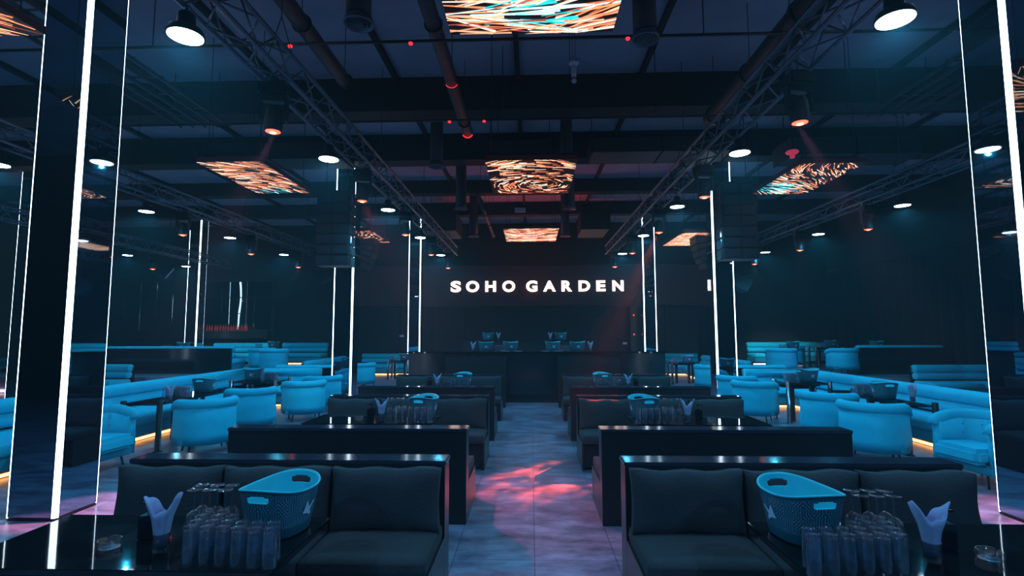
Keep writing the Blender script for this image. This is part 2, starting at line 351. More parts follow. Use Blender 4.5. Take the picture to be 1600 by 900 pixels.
def cushion(x0, x1, y0, y1, z0, z1, name, parent):
    nx, ny = 10, 8; vs = []; fs = []
    cx, cy, cz = (x0+x1)/2, (y0+y1)/2, (z0+z1)/2; hx, hy, hz = (x1-x0)/2, (y1-y0)/2, (z1-z0)/2
    m = MB(); m.box(-1,1,-1,1,-1,1)
    o = m.build(name, M_fab, parent)
    bm = bmesh.new(); bm.from_mesh(o.data); bmesh.ops.subdivide_edges(bm, edges=bm.edges, cuts=7, use_grid_fill=True)
    for v in bm.verts:
        x, y, z = v.co; r = .06
        bx = (1-x*x)*(1-y*y)
        f = 1 - .035*(abs(z)**3)
        ex = 1-.0*(y*y); zz = z*(.80 + .20*min(1, 2.2*(1-max(abs(x),abs(y))**6)))
        v.co = (cx+hx*x*(1-.02*abs(zz)), cy+hy*y*(1-.03*abs(zz)), cz+hz*zz + .012*bx*(1 if z > 0 else 0))
    for f in bm.faces: f.smooth = True
    bm.to_mesh(o.data); bm.free(); return o
def pillow(cx, w, h, parent, seed):
    rnd = random.Random(seed*7+3)
    m = MB(); m.box(-1,1,-1,1,-1,1); o = m.build('back_cushion', M_fab, parent)
    bm = bmesh.new(); bm.from_mesh(o.data); bmesh.ops.subdivide_edges(bm, edges=bm.edges, cuts=9, use_grid_fill=True)
    a, b = rnd.uniform(0, 6), rnd.uniform(0, 6)
    for v in bm.verts:
        x, y, z = v.co; e = max(abs(x), abs(z)); th = .085*(1-.62*e**5) + .006*math.sin(5*x+a)*math.sin(4*z+b)
        px = w/2*x*(1-.035*(1-z*z)*(abs(x)**4)) ; pz = h/2*z*(1 - .045*(1-x*x)*(z > 0)*(.5+.5*math.sin(2*x+a)))
        v.co = (cx+px, -.10+y*th*1.0 + .05*(z*.5-.3)*.8, .47+h/2-.02+pz + .008*math.sin(7*x+a))
    for f in bm.faces: f.smooth = True
    bm.to_mesh(o.data); bm.free(); return o
ROWS = ('front', 'second', 'third')
BENCH = []
for s, side in ((-1, 'left'), (1, 'right')):
    for r in range(3):
        y = 3.887 + 3.89*r
        bench(s, y, -1, 'dark cushioned bench facing the camera behind the %s table %s of the aisle' % (ROWS[r], side))
        if r < 2: bench(s, y + 1.47, 1, 'bench turned to the stage, black back to camera, %s one %s of the aisle' % (('nearer', 'farther')[r], side))
    # tall end panel of the last booth
    t = thing('booth_end_panel', 'tall plain dark end panel of the last booth %s of the aisle before the counter' % side, 'panel', (s*1.40, 12.95, 0))
    rbox(-.75, .75, 0, .12, 0, 1.24, 'panel', M_wood, t, .004, 1); rbox(-.755, .755, -.005, .125, 1.241, 1.27, 'top_ledge', M_lacq, t, .004)
    rbox(-.69, .69, .121, .7, 0, .42, 'seat_box', M_wood, t, .01)

def booth_table(s, y, label):
    t = thing('booth_table', label, 'table', (s*2.03, y + .36, 0))
    rbox(-.80, .80, -.36, .36, .72, .75, 'tabletop', M_gloss, t, .004)
    f = MB()
    f.box(-.74,.74,-.33,-.30,.66,.719); f.box(-.74,.74,.30,.33,.66,.719); f.box(-.74,-.71,-.299,.299,.66,.719); f.box(.71,.74,-.299,.299,.66,.719)
    f.build('apron', M_blackm, t)
    for x in (-.45, .45):
        MB().tube((x,0,.02),(x,0,.66),.035,14).build('leg', M_blackm, t); MB().lathe([(0,0),(.22,0),(.22,.008),(.05,.025),(0,.025)],24,(x,0,0)).build('foot', M_blackm, t)
for s, side in ((-1, 'left'), (1, 'right')):
    for r in range(3): booth_table(s, 2.45 + 3.89*r, 'black mirror-topped booth table, %s one %s of the aisle' % (ROWS[r], side))

# ------------------------------------------------------------------ small table things (one prototype each)
PR = {}
def kind(name, f):
    if name not in PR: PR[name] = Kind(f())
    return PR[name]
def k_highball():
    t = thing('highball_glass', '', 'glass')      # stands upside down, rim on the table
    MB().lathe([(0,.182),(.014,.182),(.0285,.180),(.0300,.171),(.0330,.09),(.0362,.003),(.0354,.0),(.0342,.001),(.0312,.09),(.0280,.158),(.014,.161),(0,.161)],24).build('glass_body', M_glass, t); return t
def k_stem():
    t = thing('stemmed_glass', '', 'glass')
    MB().lathe([(.0292,.001),(.0302,.0),(.031,.003),(.038,.05),(.040,.08),(.032,.118),(.011,.137),(.006,.136),(.030,.114),(.0378,.08),(.036,.05),(.0292,.001)],24).build('bowl', M_glass, t)
    MB().lathe([(.0048,.135),(.004,.16),(.004,.225),(.0065,.236)],12).build('stem', M_glass, t)
    MB().lathe([(0,.235),(.0065,.236),(.036,.245),(.038,.248),(.036,.250),(0,.249)],24).build('foot', M_glass, t); return t
def k_tumbler():
    t = thing('napkin_glass', '', 'napkin glass')
    MB().lathe([(0,0),(.034,0),(.036,.004),(.040,.09),(.0405,.092),(.038,.091),(.033,.012),(0,.012)],22).build('tumbler', M_glass, t)
    def fn(r, z, a):
        k = max(0, (z-.05)/.13); return r*(1+.16*k*math.cos(2*a)+.05*k*math.cos(7*a)), z + .030*k*math.cos(2*a) + .008*k*math.cos(a*5+1)
    MB().lathe([(.001,.014),(.024,.015),(.030,.05),(.037,.10),(.044,.15),(.060,.20),(.068,.235),(.064,.236),(.050,.19),(.034,.14),(.016,.115),(.004,.11)],48,fn=fn).build('napkins', M_white, t)
    return t
def k_pump():
    t = thing('pump_bottle', '', 'bottle')
    rbox(-.046,.046,-.046,.046,0,.125,'body',M_lacq,t,.007); rbox(-.0385,.0385,-.0385,.0385,.03,.034,'band',M_chrome,t,0,1) if False else None
    MB().lathe([(.018,.124),(.018,.142),(.011,.146),(.006,.147),(.006,.17),(0,.17)],14).build('collar', M_blackm, t)
    h = MB(); h.tube((0,0,.170),(0,0,.188),.015,12); h.tube((0,0,.181),(-.06,-.01,.178),.006,8); h.build('pump_head', M_lacq, t); return t
def k_ashtray():
    t = thing('glass_ashtray', '', 'ashtray')
    def fn(r, z, a): return r*(1+(.035*math.cos(24*a) if r > .04 and z < .04 else 0)), z - (.012 if z > .035 and math.cos(3*a) > .93 else 0)
    MB().lathe([(0,0),(.048,0),(.054,.004),(.056,.038),(.052,.041),(.046,.038),(.042,.012),(0,.012)],96,fn=fn).build('ribbed_dish', M_glass, t); return t
def k_bucket():
    t = thing('ice_bucket', '', 'bucket', group=None)
    NA, NZ = 168, 44; me = bpy.data.meshes.new('tub'); bm = bmesh.new(); uvl = bm.loops.layers.uv.new('UVMap')
    def pt(a, k, off=0):
        c, s_ = math.cos(a), math.sin(a); e = abs(c)**2.2
        hgt = .238 + .034*e; z = .004 + hgt*k
        ax = .166 + .050*k**.9 + off; ay = .140 + .046*k**.9 + off
        return Vector((ax*math.copysign(abs(c)**.86, c), ay*math.copysign(abs(s_)**.86, s_), z))
    g = [[bm.verts.new(pt(2*PI*i/NA, j/NZ)) for i in range(NA)] for j in range(NZ+1)]
    for j in range(NZ):
        for i in range(NA):
            a = 2*PI*(i+.5)/NA; k = (j+.5)/NZ
            d = min(abs(math.remainder(a, 2*PI)), abs(math.remainder(a-PI, 2*PI)))
            if (d/.30)**4 + ((k-.815)/.062)**4 < 1: continue
            f = bm.faces.new((g[j][i], g[j][(i+1)%NA], g[j+1][(i+1)%NA], g[j+1][i])); f.smooth = True
            for lp, (ii, jj) in zip(f.loops, ((i,j),(i+1,j),(i+1,j+1),(i,j+1))): lp[uvl].uv = (ii/NA, jj/NZ)
    f = bm.faces.new(list(reversed(g[0])));
    for lp in f.loops: lp[uvl].uv = (0, 0)
    bmesh.ops.recalc_face_normals(bm, faces=bm.faces); bm.to_mesh(me); bm.free()
    me.materials.append(M_bout); me.materials.append(M_bin)
    o = bpy.data.objects.new('tub', me); COL.objects.link(o); o.parent = t
    md = o.modifiers.new('wall', 'SOLIDIFY'); md.thickness = .006; md.offset = -1; md.material_offset = 1; md.material_offset_rim = 1
    # rolled rim
    MB().pathtube([pt(2*PI*i/96, 1.0, .001) for i in range(97)], .0055, 8).build('rim', M_bin, t)
    # white bird emblem on both long corners
    def emblem(a0, flip):
        m = MB()
        for pts in ([(0,.0),(.20,.10),(.13,.40),(.03,.12)], [(0,0),(.03,.12),(-.13,.30),(-.2,.26)], [(0,0),(.20,.10),(.26,-.04),(.05,-.1)], [(0,0),(.05,-.1),(-.04,-.22),(-.08,-.12)]):
            vs = []
            for u, v in pts:
                vs.append(pt(a0 + flip*u*.9, .48 + v*.62, .0035))
            vs2 = [Vector((q.x*1.006, q.y*1.006, q.z)) for q in vs]; n = len(vs)
            m.add(vs+vs2, [tuple(range(n)), tuple(reversed(range(n, 2*n)))] + [(i,(i+1)%n,n+(i+1)%n,n+i) for i in range(n)])
        m.build('bird_emblem', M_lilac, t)
    emblem(1.50, 1); emblem(PI+1.62, -1)
    return t
def highball(*a): return kind('h', k_highball).put(*a)
def stem(*a): return kind('s', k_stem).put(*a)
def napkin(*a): return kind('n', k_tumbler).put(*a)
def pump(*a): return kind('p', k_pump).put(*a)
def ashtray(*a): return kind('a', k_ashtray).put(*a)
def bucket(*a): return kind('b', k_bucket).put(*a)

rnd = random.Random(5)
def table_set(s, y0, side, r):
    """everything on a booth table; s = side, y0 = near edge of the table"""
    z = .7515; row = ROWS[r]; where = 'on the %s booth table %s of the aisle' % (row, side)
    bucket((s*1.43, y0+.50, z), (R(82) if s < 0 else R(98)), 'teal oval ice bucket with bird emblem ' + where)
    g = 'upturned highball glasses ' + where
    spec = {0: (6, 4), 1: (6, 3), 2: (5, 2)}[r]
    for i in range(spec[0]):
        for j in range(spec[1]):
            x = 1.26 + .079*i + .018*j + .004*rnd.random(); y = y0 + .05 + .0765*j + .003*i
            if x < 1.46 + .07*(j-1) and j > 1: continue
            highball((s*x, y, z), rnd.random()*6, 'upturned clear highball glass in the cluster ' + where, g)
    g = 'upturned stemmed glasses ' + where
    for i in range(3 if r < 2 else 2):
        for j in range(2):
            stem((s*(1.69 + .085*i + .01*j), y0 + .40 + .085*j, z), 0, 'upturned stemmed glass behind the tumblers ' + where, g)
    napkin((s*1.90, y0+.21, z), .25 if s < 0 else -.25, 'clear glass holding folded white paper napkins ' + where)
    pump((s*2.08, y0+.38, z), (0 if s < 0 else PI*.95), 'square black pump bottle ' + where)
    ashtray((s*2.20, y0+.25, z), .3, 'ribbed clear glass ashtray ' + where)
for s, side in ((-1, 'left'), (1, 'right')):
    for r in range(3): table_set(s, 2.45 + 3.89*r, side, r)

# ------------------------------------------------------------------ teal sofas (profiles swept along the back line)
def sweep(name, prof, path, m, parent, seams=0, smooth=True):
    """prof: closed list (u forward from the back line, z); forward is to the right of the path"""
    P = [Vector(p) for p in path]; pts = []
    for i in range(len(P)-1):
        L = (P[i+1]-P[i]).length; n = max(1, round(L/seams)) if seams else 1
        for k in range(n):
            pts.append((P[i].lerp(P[i+1], k/n), 1 if (k == 0 and i == 0) else (.9 if k else 1)))
            if seams:
                pts.append((P[i].lerp(P[i+1], k/n) + (P[i+1]-P[i])/L*.035, 1)); pts.append((P[i].lerp(P[i+1], (k+1)/n) - (P[i+1]-P[i])/L*.035, 1))
    pts.append((P[-1], 1))
    cu = sum(p[0] for p in prof)/len(prof); cz = sum(p[1] for p in prof)/len(prof)
    vs = []; n = len(prof)
    for i, (p, sc) in enumerate(pts):
        d0 = (p - pts[i-1][0]).normalized() if i else (pts[1][0]-p).normalized()
        d1 = (pts[i+1][0]-p).normalized() if i < len(pts)-1 else d0
        n0 = Vector((d0.y, -d0.x)); n1 = Vector((d1.y, -d1.x)); mt = (n0+n1).normalized(); mt /= max(.3, mt.dot(n0))
        e = .93 if i in (0, len(pts)-1) and seams else 1
        for u, z in prof:
            uu = cu+(u-cu)*sc*e; zz = cz+(z-cz)*sc*e; q = p + mt*uu; vs.append((q.x, q.y, zz))
    fs = [(j*n+i, j*n+(i+1)%n, (j+1)*n+(i+1)%n, (j+1)*n+i) for j in range(len(pts)-1) for i in range(n)]
    fs += [tuple(range(n)), tuple((len(pts)-1)*n+i for i in reversed(range(n)))]
    mb = MB(); mb.add(vs, fs, smooth); o = mb.build(name, m, parent)
    return o
def circ(u, z, r, n=14, ru=None): return [(u+(ru or r)*math.cos(2*PI*i/n), z+r*math.sin(2*PI*i/n)) for i in range(n)]
def rrect(u0, u1, z0, z1, r, n=4):
    out = []
    for cx, cz, a in ((u1-r, z0+r, -PI/2), (u1-r, z1-r, 0), (u0+r, z1-r, PI/2), (u0+r, z0+r, PI)):
        for i in range(n+1): out.append((cx+r*math.cos(a+PI/2*i/n), cz+r*math.sin(a+PI/2*i/n)))
    return out
def sofa(path, label, z=0, strip=M_warm, seams=1.5, depth=1.0):
    ox, oy = path[0]; t = thing('channel_back_sofa', label, 'sofa', (ox, oy, z)); pa = [(x-ox, y-oy) for x, y in path]; d = depth
    sweep('back_panel', rrect(0, .09, .0, .84, .01), pa, M_lacq, t, smooth=False)
    sweep('backrest_roll', circ(.155, .80, .115, ru=.13), pa, M_teal, t, seams)
    sweep('backrest_roll', circ(.20, .60, .10, ru=.12), pa, M_teal, t, seams)
    sweep('seat_cushion', rrect(.12, d-.04, .30, .475, .075), pa, M_teal, t, seams)
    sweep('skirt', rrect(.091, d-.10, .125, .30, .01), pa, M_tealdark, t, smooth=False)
    sweep('plinth', rrect(.10, d-.30, .0, .124, .005), pa, M_blackm, t, smooth=False)
    if strip: sweep('light_strip', rrect(d-.298, d-.275, .015, .055, .005), pa, strip, t)
    return t
sofa([(-7.8, 5.9), (-7.8, 14.0), (-5.65, 14.0)], 'long L-shaped teal channel-back sofa on the left with warm light strip under it', depth=1.28)
sofa([(5.40, 13.75), (7.08, 13.75), (7.08, 6.1)], 'long L-shaped teal channel-back sofa on the right with warm light strip under it', depth=.96)
# sofas in front of the raised partitions
sofa([(-15.2, 15.6), (-12.15, 15.6)], 'teal sofa facing the camera in front of the left platform, mostly behind the near column', 0, None)
sofa([(10.75, 15.3), (13.3, 15.3)], 'teal sofa facing the camera in front of the right platform partition', 0, None)
# backs of the sofas standing on the platforms, black side to the camera
sofa([(-10.0, 17.0), (-14.6, 17.0)], 'teal-topped sofa turned away on the left platform, glossy black back to camera', .50, None)
sofa([(13.1, 17.0), (10.45, 17.0)], 'teal-topped sofa turned away on the right platform, glossy black back to camera', .50, None)
# rows at the back
sofa([(-11.0, 22.9), (-9.0, 22.9)], 'short teal sofa facing the camera at the back of the left platform, nearer the column', .50, M_warm)
sofa([(-14.1, 22.9), (-11.5, 22.9)], 'brightly lit teal sofa at the back of the left platform beside the mirror bar', .50, None)
sofa([(9.1, 22.5), (11.2, 22.5)], 'brightly lit teal sofa at the back of the right platform', .50, M_pinkled)
sofa([(11.6, 23.3), (13.3, 23.3)], 'dim teal sofa along the far back of the right platform by the curtain', .50, None)
sofa([(-7.6, 23.44), (-3.9, 23.44)], 'teal sofa along the backdrop left of the stage counter', 0, M_warm)
sofa([(4.8, 23.44), (7.3, 23.44)], 'teal sofa along the backdrop right of the stage counter', 0, M_warm)
sofa([(-5.5, 15.0), (-7.5, 15.0)], 'sofa turned away behind the left L-shaped sofa, black back edged in red light', 0, None)
sofa([(7.15, 14.9), (5.65, 14.9)], 'sofa turned away behind the right L-shaped sofa, black back edged in red light', 0, None)
sofa([(-7.70, 17.2), (-7.70, 21.6)], 'teal sofa running towards the stage beside the left platform step', .0, M_warm)
sofa([(7.18, 21.6), (7.18, 17.2)], 'teal sofa running towards the stage beside the right platform step', .0, M_warm)
sofa([(-18.8, 18.6), (-15.6, 18.6)], 'teal sofa far left on the platform in front of the mirror bar', .50, None)

# ------------------------------------------------------------------ tub armchairs
def k_chair():
    t = thing('tub_armchair', '', 'armchair')       # faces +y locally, open front at +y
    def U(k, r, ext):                                # k 0..1 round the U, r radius, ext length of straight arms
        arc = PI*r; tot = arc+2*ext; d = k*tot
        if d < ext: return Vector((-r, ext-d, 0))
        if d > ext+arc: return Vector((r, d-ext-arc, 0))
        a = PI + (d-ext)/r; return Vector((r*math.cos(a), r*math.sin(a), 0))
    N = 40; vs = []; fs = []
    for i in range(N+1):
        k = i/N; e = abs(2*k-1); zt = .77 - .07*max(0, (e-.6)/.4)**1.8
        o = U(k, .425, .20); n_ = U(k, .32, .20)
        prof = [(1.0, .15), (1.03, .30), (1.0, .50), (1.0, zt), (None, zt), (None, .30)]
        for f, z in prof:
            p = (o * f if f else n_); 
            if f: p = Vector((o.x*f, o.y*(f if o.y < 0 else 1), 0))
            vs.append((p.x, p.y, z))
    n = 6
    for i in range(N):
        for j in range(n-1): fs.append((i*n+j, (i+1)*n+j, (i+1)*n+j+1, i*n+j+1))
        fs.append((i*n+5, (i+1)*n+5, (i+1)*n, i*n))
    fs += [tuple(reversed(range(6))), tuple(N*6+j for j in range(6))]
    MB().add(vs, fs, True).build('shell', M_teal, t)
    pts = []
    for i in range(N+1):
        k = i/N; e = abs(2*k-1); zt = .765 - .07*max(0, (e-.6)/.4)**1.8; p = U(k, .385, .20); pts.append((p.x, p.y, zt))
    pts = [(pts[0][0], pts[0][1]+.02, pts[0][2]-.05)] + pts + [(pts[-1][0], pts[-1][1]+.02, pts[-1][2]-.05)]
    MB().pathtube(pts, lambda k: .075*(1 if .03 < k < .97 else .9), 14).build('top_roll', M_teal, t)
    # seat
    sp = []
    m = MB(); m.box(-.31, .31, -.22, .34, .27, .46); o = m.build('seat_cushion', M_teal, t, bevel=.05, seg=4)
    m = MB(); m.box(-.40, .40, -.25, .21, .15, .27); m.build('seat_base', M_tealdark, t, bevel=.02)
    for sx in (-1, 1):
        for sy in (-.26, .16): MB().tube((sx*.25, sy, .16), (sx*.28, sy*1.15, 0), .016, 10, .011).build('leg', M_blackm, t)
    b = MB()
    for i in range(5):
        for z in (.55, .66):
            p = U(.22+.14*i, .318, .20); b.lathe([(0,-.008),(.010,-.005),(.010,.005),(0,.008)], 8, (p.x, p.y, z))
    b.build('button', M_tealdark, t)
    return t
def chair(*a): return kind('c', k_chair).put(*a)
def face(dx, dy): return math.atan2(dy, dx) - PI/2
CH = [
 ((-5.20, 8.22), (-.75, .8), 'teal tub armchair with its back to camera, nearest of the left row'),
 ((-5.31, 9.75), (-.7, 1), 'teal tub armchair second in the left row, seen over the nearest one'),
 ((-4.93, 11.2), (-.6, .9), 'teal tub armchair third in the left row, caught by a white beam'),
 ((-5.05, 12.5), (-.8, 1), 'teal tub armchair last in the left row, beside the middle column'),
 ((5.00, 7.95), (.7, .8), 'teal tub armchair with its back to camera, nearest of the right row'),
 ((5.06, 9.2), (.6, 1), 'teal tub armchair second in the right row, partly behind the nearest one'),
 ((4.66, 11.2), (.6, .9), 'teal tub armchair third in the right row, beside the steel-posted table'),
 ((4.84, 12.6), (.6, 1), 'teal tub armchair last in the right row, beside the middle column'),
 ((-5.92, 6.95), (1, -.1), 'teal tub armchair half hidden by the nearest left column'),
 ((5.50, 6.75), (-1, -.1), 'teal tub armchair half hidden by the nearest right column'),
]
for (x, y), d, lab in CH: chair((x, y, 0), face(*d), lab)
for (x, y), d, lab in [
 ((-8.55, 17.0), (-.3, 1), 'teal armchair on the left platform, right of the black sofa back'),
 ((-9.4, 17.9), (-.4, 1), 'teal armchair on the left platform tucked behind the one by the sofa back'),
 ((8.0, 17.0), (.1, 1), 'teal armchair on the right platform farthest from the black sofa back'),
 ((9.9, 17.0), (-.1, 1), 'teal armchair on the right platform touching the black sofa back'),
 ((9.6, 19.6), (-.2, 1), 'teal armchair on the right platform in front of the brightly lit sofa'),
 ((-15.2, 19.8), (.4, 1), 'teal armchair far left on the platform beside the lone column')]:
    chair((x, y, .50), face(*d), lab)
chair((-5.75, 17.6, 0), face(-1, .3), 'teal armchair beyond the middle left column, near the stage sofa')
chair((5.55, 16.6, 0), face(1, .5), 'teal armchair beyond the middle right column, seen from the side')

# ------------------------------------------------------------------ lounge tables with posts at the corners
def lounge_table(x0, x1, y0, y1, label, z=0, post=M_chrome, h=.745):
    t = thing('lounge_table', label, 'table', ((x0+x1)/2, (y0+y1)/2, z)); a, b = (x1-x0)/2, (y1-y0)/2
    rbox(-a, a, -b, b, h-.035, h, 'tabletop', M_gloss, t, .004)
    for sx in (-1, 1):
        for sy in (-1, 1):
            m = MB().lathe([(0,0),(.07,0),(.07,.008),(.042,.014),(.042,h+.031),(.038,h+.037),(0,h+.037)], 18, (sx*(a-.0), sy*(b-.0), 0)); m.build('corner_post', post, t)
    f = MB(); f.box(-a+.05, a-.05, -.025, .025, h-.085, h-.036); f.build('rail', M_blackm, t)
    for sx in (-.5, .5): MB().box(sx*a-.04, sx*a+.04, -.04, .04, .0, h-.086).build('leg', M_blackm, t)
LT = [
 (-6.47, -5.88, 8.1, 10.1, 'black lounge table along the nearest left sofa with dark corner posts', 0, M_blackm, 'on the near left lounge table'),
 (5.64, 6.06, 8.15, 10.15, 'black lounge table along the nearest right sofa with dark corner posts', 0, M_blackm, 'on the near right lounge table'),
 (-6.52, -5.56, 11.15, 11.85, 'black lounge table with steel corner posts in the middle of the left seating', 0, M_chrome, 'on the middle left lounge table'),
 (5.22, 6.06, 10.9, 11.5, 'black lounge table with steel corner posts in the middle of the right seating', 0, M_chrome, 'on the middle right lounge table'),
 (-5.7, -4.9, 20.6, 21.2, 'dark lounge table near the stage sofa left of the counter', 0, M_chrome, 'on the far left lounge table'),
 (5.0, 5.9, 18.8, 19.4, 'dark lounge table near the stage sofa right of the counter', 0, M_blackm, 'on the far right lounge table'),
 (-10.9, -9.9, 20.0, 20.6, 'dark lounge table on the left platform between chairs and back sofa', .5, M_chrome, 'on the left platform table'),
 (10.8, 11.8, 20.2, 20.7, 'dark lounge table on the right platform between chairs and back sofa', .5, M_chrome, 'on the right platform table'),
 (-13.6, -12.6, 18.6, 19.2, 'dark lounge table behind the black sofa back on the left platform', .5, M_chrome, 'on the table behind the left black sofa back'),
 (11.4, 12.4, 18.4, 19.0, 'dark lounge table behind the black sofa back on the right platform', .5, M_chrome, 'on the table behind the right black sofa back'),
 (8.5, 9.3, 18.2, 18.7, 'dark lounge table on the right platform between the two armchairs', .5, M_blackm, 'on the small right platform table')]
for i, (x0, x1, y0, y1, lab, z, pm, wh) in enumerate(LT):
    hh = .80 if i in (2, 3) else .745
    lounge_table(x0, x1, y0, y1, lab, z, pm, hh); zt = z + hh + .0015
    s = -1 if x0 < 0 else 1; mid = (x0+x1)/2
    nh = (5, 4) if i < 4 else ((3, 2) if i < 6 else (4, 1))
    if i == 0:
        bucket((-6.17, 9.65, zt), R(100), 'teal ice bucket ' + wh); napkin((-5.95, 8.42, zt), .5, 'glass of paper napkins ' + wh); gx, gy = -6.28, 8.75
    elif i == 1:
        bucket((5.85, 8.95, zt), R(80), 'teal ice bucket ' + wh); napkin((5.95, 8.45, zt), .5, 'glass of paper napkins ' + wh); gx, gy = 5.72, 9.32
    elif i == 2:
        bucket((-6.22, 11.5, zt), R(10), 'teal ice bucket ' + wh); gx, gy = -5.90, 11.25
    elif i == 3:
        bucket((5.80, 11.25, zt), R(10), 'teal ice bucket ' + wh); gx, gy = 5.24, 10.98
    else:
        bucket((mid+.18, (y0+y1)/2, zt), R(10), 'teal ice bucket ' + wh); gx, gy = x0+.08, y0+.12
    for a in range(nh[0]):
        for b in range(nh[1]):
            x, y = gx + a*.075, gy + b*.075
            if i < 4 and not (x0+.06 < x < x1-.06): continue
            if i == 3 and x > 5.47: continue
            highball((x, y, zt), 0, 'upturned highball glass in the cluster ' + wh, 'upturned glasses ' + wh)

# ------------------------------------------------------------------ counter at the end of the aisle and the DJ desk behind it
t = thing('stage_counter', 'long glossy black counter across the end of the aisle below the sign', 'counter', (.12, 14.36, 0))
rbox(-3.52, 3.52, 0, .75, .05, 1.28, 'front', M_lacq, t, .004, 1); rbox(-3.57, 3.57, -.04, .80, 1.281, 1.32, 'worktop', M_gloss, t, .005)
rbox(-3.3, 3.3, .03, .7, 0, .049, 'plinth', M_blackm, t, 0.002, 1)
t = thing('dj_desk', 'tall black desk on the stage behind the counter, under the sign', 'desk', (-.2, 18.3, 0))
rbox(-2.2, 2.2, 0, .8, 0, 1.54, 'body', M_wood, t, .006); rbox(-2.24, 2.24, -.03, .83, 1.541, 1.575, 'worktop', M_lacq, t, .005)
for s, side in ((-1, 'left'), (1, 'right')):
    bucket((s*1.29 , 14.75, 1.3215), .1, 'ice bucket on the stage counter, outer one on the %s' % side)
    bucket((s*.60, 14.9, 1.3215), .2, 'ice bucket on the stage counter, inner one on the %s' % side)
    napkin((s*1.64, 14.6, 1.3215), .4, 'napkin glass near the %s end of the stage counter' % side)
    for k in range(4): highball((s*(1.02 - .075*k), 14.56, 1.3215), 0, 'upturned glass in the row on the stage counter, %s half' % side, 'glasses on the stage counter %s half' % side)
    for k, x in enumerate((.38, .72)):
        o = MB(); o.lathe([(0,0),(.07,0),(.13,.012),(.132,.016),(.07,.006),(0,.005)],24)
        o = o.build('serving_plate', M_white); o.location = (s*x, 14.45, 1.3215)
        tag(o, 'flat white plate on the stage counter, %s of the %s pair' % (('inner', 'outer')[k], side), 'plate')
    bucket((s*1.3-.25, 18.7, 1.5765), .1, 'ice bucket on the tall desk behind the counter, %s one' % side)
    napkin((s*.92-.25, 18.5, 1.5765), .4, 'napkin glass on the tall desk behind the counter, %s one' % side)

# ------------------------------------------------------------------ mirror bar at the far left
t = thing('mirror_bar', 'dark bar wall of wavy mirror panels and shelves at the far left', 'bar', (-15.6, 23.7, 0))
def wavy():
    m = bpy.data.materials.new('wavy_mirror'); m.use_nodes = True; n = m.node_tree.nodes; l = m.node_tree.links; b = n['Principled BSDF']
    b.inputs['Base Color'].default_value = (.22, .26, .3, 1); b.inputs['Metallic'].default_value = 1; b.inputs['Roughness'].default_value = .03
    tc = n.new('ShaderNodeTexCoord'); nz = n.new('ShaderNodeTexNoise'); nz.inputs['Scale'].default_value = 1.3; nz.inputs['Detail'].default_value = 0; bp = n.new('ShaderNodeBump'); bp.inputs['Distance'].default_value = .06; bp.inputs['Strength'].default_value = .5
    mp = n.new('ShaderNodeMapping'); mp.inputs['Scale'].default_value = (1, 1, .35); l.new(tc.outputs['Object'], mp.inputs[0]); l.new(mp.outputs[0], nz.inputs['Vector']); l.new(nz.outputs[0], bp.inputs['Height']); l.new(bp.outputs[0], b.inputs['Normal']); return m
M_wavy = wavy()
rbox(-4.6, 3.6, .05, .2, .50, 4.5, 'cabinet', M_dark, t, .005, 1)
for i in range(10):
    if i == 4: continue
    for j in range(3): rbox(-4.3+i*.78, -4.3+i*.78+.75, .0, .049, 2.02+j*.75, 2.02+j*.75+.72, 'mirror_panel', M_wavy, t, .004, 1)
sh = rbox(-4.6, 3.6, -.5, -.001, 1.6, 1.95, 'back_shelf', M_blackm, t, .005, 1)
rb_ = random.Random(9)
PRB = None
def k_bottle():
    t = thing('liquor_bottle', '', 'bottle')
    MB().lathe([(0,0),(.038,0),(.04,.01),(.04,.17),(.03,.20),(.014,.225),(.014,.29),(0,.29)],12).build('body', M_bottle, t)
    MB().lathe([(.016,.28),(.016,.31),(0,.31)],10).build('cap', M_blackm, t); return t
for k in range(16):
    kind('lb', k_bottle).put((-14.9+.125*k, 23.35 + .05*rb_.random(), 1.9515), 0, 'reddish bottle in the row on the back bar shelf', 'bottles on the back bar shelf')

# ------------------------------------------------------------------ curtain on the right wall
def curtain(x, y0, y1, z0, z1, label):
    t = thing('stage_curtain', label, 'curtain', (x, y0, 0)); n = int((y1-y0)/.05); m = MB(); vs = []; fs = []
    for z in (z0, z1):
        for i in range(n+1):
            y = (y1-y0)*i/n; vs.append((-.07*math.sin(y*14+.7*math.sin(y*3)) , y, z))
    k = n+1
    for i in range(n): fs.append((i, i+1, k+i+1, k+i))
    o = m.add(vs, fs, True).build('drape', M_curt, t); md = o.modifiers.new('cloth', 'SOLIDIFY'); md.thickness = .01
    MB().tube((0,-.05,z1+.02),(0,y1-y0+.05,z1+.02),.03,10).build('rail', M_blackm, t)
curtain(13.4, 3, 14.2, .02, 4.55, 'long black pleated curtain along the right wall, nearer half')
curtain(13.45, 15.9, 24.0, .52, 4.55, 'long black pleated curtain along the right wall, farther half')

